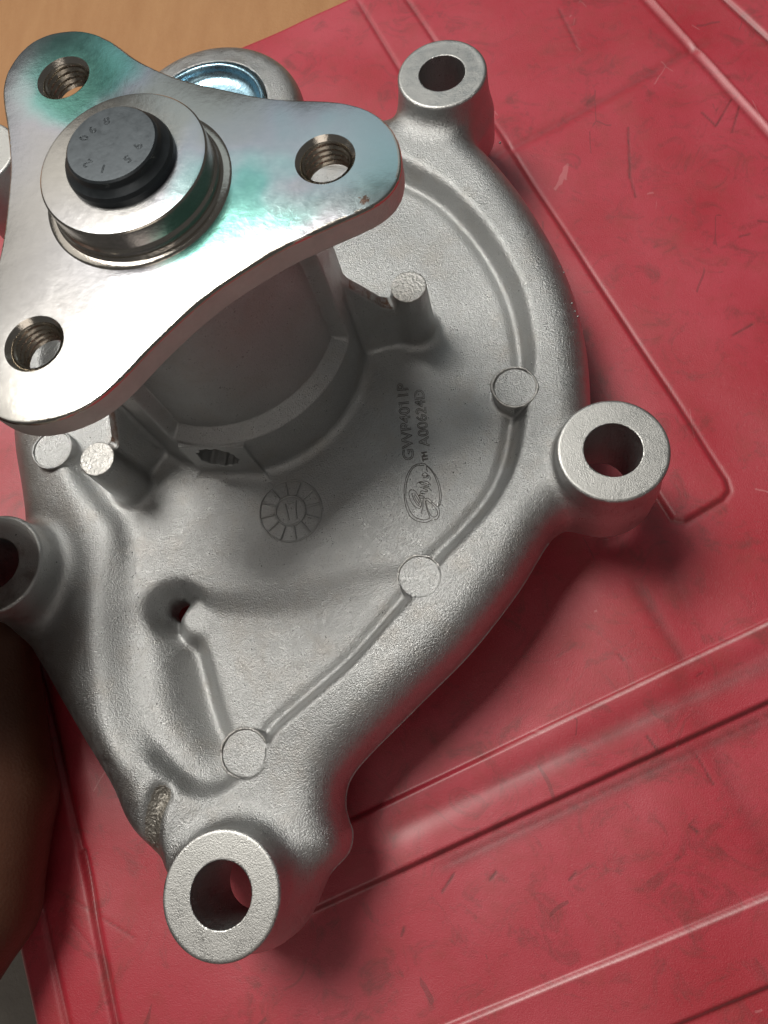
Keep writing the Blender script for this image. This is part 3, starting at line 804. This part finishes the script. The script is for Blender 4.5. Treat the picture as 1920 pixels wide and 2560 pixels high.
# ------------------------------------------------------------------ red plastic lid
def red():
    m, nt, b = mat('worn_red_plastic'); k = NB(nt); co = k.coords()
    big = k.noise(co, 0.10, 5, 0.6, 0.4); mid = k.noise(co, 0.7, 5, 0.65); fine = k.noise(co, 9.0, 3, 0.7)
    col = k.mix(k.ramp(big, [(0.35, 0.0), (0.65, 1.0)]), (0.43, 0.005, 0.020), (0.53, 0.034, 0.062))
    col = k.mix(k.math('MULTIPLY', k.ramp(mid, [(0.50, 0.0), (0.72, 1.0)]), 0.45), col, (0.33, 0.030, 0.020))
    # scratches: thin cell borders kept only in patches
    def scratch(scale, wdt, seed, thr, col_in, colr, amt):
        mp = k.n('ShaderNodeMapping'); mp.inputs['Location'].default_value = (seed, seed * 1.7, 0); mp.inputs['Rotation'].default_value = (0, 0, seed)
        mp.inputs['Scale'].default_value = (scale, scale * 0.45, scale); k.l(co, mp.inputs[0])
        ds = k.n('ShaderNodeTexNoise'); ds.inputs['Scale'].default_value = 1.6; k.l(mp.outputs[0], ds.inputs['Vector'])
        mx = k.n('ShaderNodeMix'); mx.data_type = 'VECTOR'; mx.inputs[0].default_value = 0.12; k.l(mp.outputs[0], mx.inputs[4]); k.l(ds.outputs['Color'], mx.inputs[5])
        vo = k.n('ShaderNodeTexVoronoi'); vo.feature = 'DISTANCE_TO_EDGE'; vo.inputs['Scale'].default_value = 1.0; k.l(mx.outputs[1], vo.inputs['Vector'])
        ln = k.math('LESS_THAN', vo.outputs['Distance'], wdt)
        mk = k.math('GREATER_THAN', k.noise(mp.outputs[0], 0.9, 2, 0.5), thr)
        f = k.math('MULTIPLY', k.math('MULTIPLY', ln, mk), amt)
        return k.mix(f, col_in, colr), f
    col, f1 = scratch(0.42, 0.010, 1.3, 0.66, col, (0.07, 0.012, 0.010), 0.4)
    col, f2 = scratch(0.8, 0.010, 4.1, 0.70, col, (0.10, 0.02, 0.015), 0.5)
    col, f3 = scratch(0.6, 0.009, 7.7, 0.66, col, (0.75, 0.35, 0.35), 0.28)
    col = k.mix(k.math('MULTIPLY', k.ramp(fine, [(0.60, 0.0), (0.75, 1.0)]), 0.25), col, (0.62, 0.20, 0.20))
    mp = k.n('ShaderNodeMapping'); mp.inputs['Scale'].default_value = (1.0, 14.0, 1.0); mp.inputs['Rotation'].default_value = (0, 0, 0.9); k.l(co, mp.inputs[0])
    sc_ = k.math('MULTIPLY', k.ramp(k.noise(mp.outputs[0], 2.2, 5, 0.75), [(0.60, 0.0), (0.72, 1.0)]), k.ramp(k.noise(co, 0.35, 3, 0.6), [(0.45, 0.0), (0.65, 0.45)]))
    col = k.mix(sc_, col, (0.60, 0.17, 0.18))
    gr = k.math('MULTIPLY', k.ramp(k.noise(co, 0.55, 6, 0.75, 1.2), [(0.52, 0.0), (0.68, 1.0)]), 0.60)
    col = k.mix(gr, col, (0.17, 0.018, 0.014))
    at_ = k.n('ShaderNodeAttribute'); at_.attribute_name = 'dirt'
    dirt = k.math('MULTIPLY', at_.outputs['Fac'], k.ramp(k.noise(co, 2.2, 5, 0.7), [(0.25, 0.35), (0.6, 1.0)]))
    col = k.mix(dirt, col, (0.095, 0.012, 0.009))
    aw = k.n('ShaderNodeAttribute'); aw.attribute_name = 'wear'
    col = k.mix(k.math('MULTIPLY', aw.outputs['Fac'], k.ramp(k.noise(co, 3.0, 5, 0.7), [(0.3, 0.5), (0.6, 1.0)])), col, (0.82, 0.50, 0.50))
    k.l(col, b.inputs['Base Color'])
    k.l(k.ramp(mid, [(0.3, 0.40), (0.7, 0.56)]), b.inputs['Roughness'])
    b.inputs['IOR'].default_value = 1.5; b.inputs['Coat Weight'].default_value = 0.65; b.inputs['Coat IOR'].default_value = 1.75; b.inputs['Coat Roughness'].default_value = 0.42
    b.inputs['Sheen Weight'].default_value = 0.10; b.inputs['Sheen Roughness'].default_value = 0.5; b.inputs['Sheen Tint'].default_value = (1.0, 0.8, 0.8, 1)
    k.l(k.bump(k.math('ADD', k.noise(co, 20.0, 3, 0.6), k.math('MULTIPLY', mid, 1.5)), 0.022), b.inputs['Normal'])
    return m
M_red = red()
ZR = -2.6
def L2(a, b, px=True):
    (x0, y0), (x1, y1) = at(*a, ZR), at(*b, ZR)
    dx, dy = x1 - x0, y1 - y0; L = math.hypot(dx, dy); dx /= L; dy /= L
    return lambda X_, Y_: (-(X_ - x0) * dy + (Y_ - y0) * dx), (lambda X_, Y_: ((X_ - x0) * dx + (Y_ - y0) * dy)), L
# corners of the lid: a straight top edge and a straight left edge
e_top = L2((0, 385), (854, 0)); e_left = L2((81, 2560), (52, 2425))
step = 0.075
rx = np.arange(-29, 25, step); ry = np.arange(-17, 46, step)
XR, YR = np.meshgrid(rx, ry, indexing='ij')
ZZ = np.zeros(XR.shape); DT = np.zeros(XR.shape); WR = np.zeros(XR.shape)
def stepat(line, h, w_, flip=1, dirt=0.0, dw=0.12):
    global ZZ, DT
    d_ = line[0](XR, YR) * flip
    ZZ = ZZ + h * sst(d_, -w_, w_) * right_of
    if dirt: DT = np.maximum(DT, dirt * np.exp(-(d_ / dw) ** 2) * right_of)
    return d_
def wear(line, off, w_, amt, t0=None, t1=None):
    global WR
    d_ = line[0](XR, YR) - off; t = line[1](XR, YR)
    m_ = 1.0 if t0 is None else sst(t, t0, t0 + 4) * sst(-t, -t1 - 4, -t1)
    WR = np.maximum(WR, amt * np.exp(-(d_ / w_) ** 2) * m_)
def soft(a, b, amp, w_, dirt=0.0, dw=None, ends=1.5):
    """a crease (amp<0) or rib (amp>0) between two photo points"""
    global ZZ, DT
    n_, t_, L = L2(a, b); d_ = n_(XR, YR); t = t_(XR, YR)
    m_ = sst(t, -ends, 0.0) * sst(-t, -L - ends, -L)
    ZZ = ZZ + amp * np.exp(-(d_ / w_) ** 2) * m_
    if dirt: DT = np.maximum(DT, dirt * np.exp(-(d_ / (dw or w_)) ** 2) * m_)
l1 = L2((1920, 1555), (960, 2012)); l2 = L2((1920, 1755), (960, 2195)); l3 = L2((1920, 2240), (1140, 2560)); l4 = L2((1920, 2470), (1700, 2560))
right_of = sst(XR, -9.5, -7.5)
sgn = 1 if l1[0](*at(1500, 2300, ZR)) > 0 else -1
stepat(l1, 0.20, 0.075, sgn); stepat(l2, -0.30, 0.09, sgn, 0.85, 0.10); stepat(l3, 0.14, 0.075, sgn); stepat(l4, -0.24, 0.10, sgn, 0.8, 0.10)
wear(l1, 0.05 * sgn, 0.05, 0.9, -6, 9); wear(l3, 0.05 * sgn, 0.05, 0.7, -6, 9); wear(L2((1632, 0), (2000, 400)), 0, 0.05, 0.4)
soft((1900, 1640), (1020, 2060), -0.07, 0.45, 0.25, 0.4)
soft((1920, 1795), (1150, 2145), -0.01, 0.1, 0.6, 0.30)
soft((1920, 1660), (1250, 1960), -0.005, 0.1, 0.5, 0.35); soft((1700, 1480), (1260, 340), -0.004, 0.1, 0.35, 0.45)
# ribs of the other direction, upper right
soft((1632, 0), (2000, 400), 0.09, 0.09); soft((1612, 0), (1980, 405), -0.06, 0.15, 0.4, 0.12, 3)
soft((1816, 0), (1960, 132), -0.14, 0.14, 0.7, 0.12, 3)
pan = [at(*p, ZR) for p in ((1226, 301), (1500, 720), (1740, 1085), (1815, 1200), (1822, 1228), (1806, 1250), (1710, 1306), (1680, 1300), (1640, 1235), (1200, 700), (1000, 300))]
ps_ = poly_sd(XR, YR, pan)
ZZ = ZZ + 0.14 * sst(-ps_, -0.10, 0.20); DT = np.maximum(DT, 0.5 * np.exp(-((ps_ - 0.02) / 0.13) ** 2)); ZZ = ZZ - 0.05 * np.exp(-((ps_ - 0.05) / 0.1) ** 2)
soft((1240, 395), (1730, 125), -0.07, 0.3, 0.30, 0.22, 2)
soft((912, 31), (1010, 190), -0.08, 0.12, 0.5, 0.10, 2); soft((1017, 0), (1120, 150), -0.08, 0.12, 0.5, 0.10, 2)
soft((1400, 30), (1440, 110), -0.02, 0.08, 0.6, 0.07, 0.5)
soft((1600, 1480), (1700, 1640), -0.02, 0.3, 0.45, 0.25, 1.0); soft((1700, 1700), (1920, 2140), -0.02, 0.5, 0.25, 0.4, 1.0)
# left: folded wall of the lid running down the picture
soft((118, 1750), (205, 2130), -0.16, 0.13, 0.35, 0.10, 3); soft((205, 2130), (300, 2600), -0.18, 0.13, 0.5, 0.11, 0.1)
soft((110, 2287), (178, 2600), -0.12, 0.12, 0.4, 0.09, 0.5)
soft((150, 2230), (330, 2340), -0.01, 0.05, 0.5, 0.035, 0.3); soft((160, 2280), (255, 2400), -0.01, 0.05, 0.5, 0.03, 0.3)
# loose dark scuffs
g = np.random.default_rng(12)
for (a, b) in [((1440, 2180), (1425, 2200)), ((1135, 2185), (1105, 2230)), ((1615, 1840), (1645, 1880)), ((1740, 1880), (1785, 1960)), ((1240, 2181), (1225, 2200)), ((1740, 1690), (1755, 1682)), ((1545, 1635), (1560, 1650)), ((1010, 2320), (1003, 2340)), ((1725, 2065), (1745, 2080)), ((1570, 320), (1575, 440)), ((1575, 440), (1590, 490)), ((1850, 260), (1830, 330)), ((1755, 280), (1790, 315)), ((1790, 315), (1830, 245)), ((1850, 590), (1875, 583)), ((1830, 840), (1880, 812))]:
    soft(a, b, -0.01, 0.04, 0.9, 0.05, 0.08)
nzr = blur(g.standard_normal(XR.shape).astype(F32), 14); ZZ += 0.05 * nzr / nzr.std()
keep = (e_top[0](XR, YR) < 0) if e_top[0](*at(1500, 1000, ZR)) < 0 else (e_top[0](XR, YR) > 0)
sgt = -1 if e_top[0](*at(1500, 1000, ZR)) < 0 else 1; sgl = -1 if e_left[0](*at(1500, 1000, ZR)) < 0 else 1
dt_ = e_top[0](XR, YR) * sgt; dl_ = e_left[0](XR, YR) * sgl       # positive on the lid
edge = np.minimum(dt_, dl_)
ZZ = ZZ - 0.35 * (1 - np.sqrt(np.clip(1 - (1 - np.clip(edge / 0.35, 0, 1)) ** 2, 0, 1)))
ZZ = np.where(edge < 0, ZZ - 2.0, ZZ)
nx_, ny_ = XR.shape
ii = (np.arange(nx_ - 1)[:, None] * ny_ + np.arange(ny_ - 1)[None]).ravel()
qr = np.stack([ii, ii + ny_, ii + ny_ + 1, ii + 1], -1)
kq = (edge.ravel()[qr] > -step * 2.2).all(1)
VR = np.stack([XR, YR, ZZ + ZR], -1).reshape(-1, 3)
u_, inv = np.unique(qr[kq], return_inverse=True)
me = np_mesh('plastic_lid', VR[u_], inv.reshape(-1, 4))
a_ = me.attributes.new('dirt', 'FLOAT', 'POINT'); a_.data.foreach_set('value', DT.ravel()[u_].astype(F32))
a_ = me.attributes.new('wear', 'FLOAT', 'POINT'); a_.data.foreach_set('value', WR.ravel()[u_].astype(F32))
lid = link('plastic_lid', me, M_red)
tag(lid, 'scuffed red plastic crate lid with raised ribs lying under the grey pump', 'plastic lid')

# ------------------------------------------------------------------ brown board and floor
m, nt, b = mat('brown_board'); k = NB(nt); co = k.coords()
mp = k.n('ShaderNodeMapping'); mp.inputs['Scale'].default_value = (1, 0.25, 1); mp.inputs['Rotation'].default_value = (0, 0, 0.45); k.l(co, mp.inputs[0])
col = k.mix(k.noise(mp.outputs[0], 0.9, 5, 0.6), (0.36, 0.165, 0.062), (0.50, 0.27, 0.12)); k.l(col, b.inputs['Base Color']); b.inputs['Roughness'].default_value = 0.6
k.l(k.bump(k.noise(co, 5, 4, 0.6), 0.03), b.inputs['Normal'])
p0 = np.array(at(0, 385, ZR - 2)); p1 = np.array(at(854, 0, ZR - 2)); dv = (p1 - p0) / np.linalg.norm(p1 - p0); nv = np.array([-dv[1], dv[0]])
def slab(name, o, u, v_, l0, l1_, w0, w1, z, th, m_):
    P = [o + u * a + v_ * b_ for a, b_ in ((l0, w0), (l1_, w0), (l1_, w1), (l0, w1))]
    vs = [(*p, z) for p in P] + [(*p, z - th) for p in P]
    me = bpy.data.meshes.new(name)
    me.from_pydata(vs, [], [(0, 1, 2, 3), (7, 6, 5, 4), (0, 4, 5, 1), (1, 5, 6, 2), (2, 6, 7, 3), (3, 7, 4, 0)])
    bm = bmesh.new(); bm.from_mesh(me); bmesh.ops.bevel(bm, geom=bm.edges[:], offset=0.08, segments=2, affect='EDGES'); bmesh.ops.recalc_face_normals(bm, faces=bm.faces[:]); bm.to_mesh(me); bm.free()
    return link(name, me, m_)
brd = slab('board', p0, dv, nv, -60, 60, -6, 70, ZR - 2.3, 1.2, m)
tag(brd, 'plain brown board surface beyond the top edge of the red lid', 'board')
m, nt, b = mat('grey_concrete'); k = NB(nt); co = k.coords()
col = k.mix(k.noise(co, 0.5, 6, 0.65), (0.27, 0.25, 0.22), (0.36, 0.34, 0.30)); k.l(col, b.inputs['Base Color']); b.inputs['Roughness'].default_value = 0.8
k.l(k.bump(k.noise(co, 4, 5, 0.6), 0.05), b.inputs['Normal'])
v = np.array([(-260, -260, -9), (260, -260, -9), (260, 260, -9), (-260, 260, -9)], float)
flr = link('floor', np_mesh('floor', v, [[0, 1, 2, 3]], False), m); tag(flr, 'grey concrete floor showing at the lower left corner', kind='structure')

# ------------------------------------------------------------------ the hand at the left edge
m, nt, b = mat('skin'); k = NB(nt); co = k.coords()
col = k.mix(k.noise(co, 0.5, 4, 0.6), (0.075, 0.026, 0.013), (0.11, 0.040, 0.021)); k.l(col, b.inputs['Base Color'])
b.inputs['Roughness'].default_value = 0.45; b.inputs['Subsurface Weight'].default_value = 0.06; b.inputs['Subsurface Radius'].default_value = (0.3, 0.1, 0.05)
vv = k.n('ShaderNodeTexVoronoi'); vv.inputs['Scale'].default_value = 9.0; k.l(co, vv.inputs['Vector'])
k.l(k.bump(k.math('ADD', vv.outputs['Distance'], k.noise(co, 1.2, 5, 0.6)), 0.008), b.inputs['Normal'])
M_skin = m
def cap3(P, a, b_, ra, rb):
    a = np.array(a, F32); b_ = np.array(b_, F32); d_ = b_ - a; L = d_ @ d_
    t = np.clip(((P - a) @ d_) / L, 0, 1)
    return np.linalg.norm(P - a - t[:, None] * d_, axis=1) - (ra + (rb - ra) * t)
chains = [  # unseen wrist and palm shaped to shade the pump's left side, heel of the hand, index, thumb
    ([(-42, 10, 9.8), (-30.0, 8.8, 9.6), (-20.9, 7.4, 9.3)], [4.6, 4.8, 4.3]),
    ([(-21.1, 4.4, -0.6), (-19.95, -1.2, -0.5), (-20.0, -5.0, -0.4), (-21.4, -8.4, 0.7), (-27.4, -12.5, 3.5)], [1.75, 2.3, 2.3, 2.2, 3.4]),
    ([(-28.5, 1.0, 8.5), (-26.0, -4.0, 2.5)], [3.4, 3.6]),
    ([(-21.8, 8.4, 8.0), (-24.6, 8.8, 3.0), (-25.0, 8.8, -0.4)], [2.4, 1.6, 1.3]),
    ([(-25.5, 4.0, 7.5), (-24.5, 6.5, 3.0), (-22.8, 6.6, 1.0), (-21.65, 6.0, 0.5)], [2.6, 1.8, 1.4, 1.15])]
def handf(P):
    f = None
    for pts, rs in chains:
        c = None
        for i in range(len(pts) - 1):
            d_ = cap3(P, pts[i], pts[i + 1], rs[i], rs[i + 1]); c = d_ if c is None else smin(c, d_, 0.25)
        f = c if f is None else smin(f, c, 0.9)
    return f
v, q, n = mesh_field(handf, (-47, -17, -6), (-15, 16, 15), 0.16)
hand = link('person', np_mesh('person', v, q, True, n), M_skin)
tag(hand, 'bare hand in shade holding the left side of the pump, cut off by the frame', 'person')
print('script', round(time.time() - T0, 1), 's')
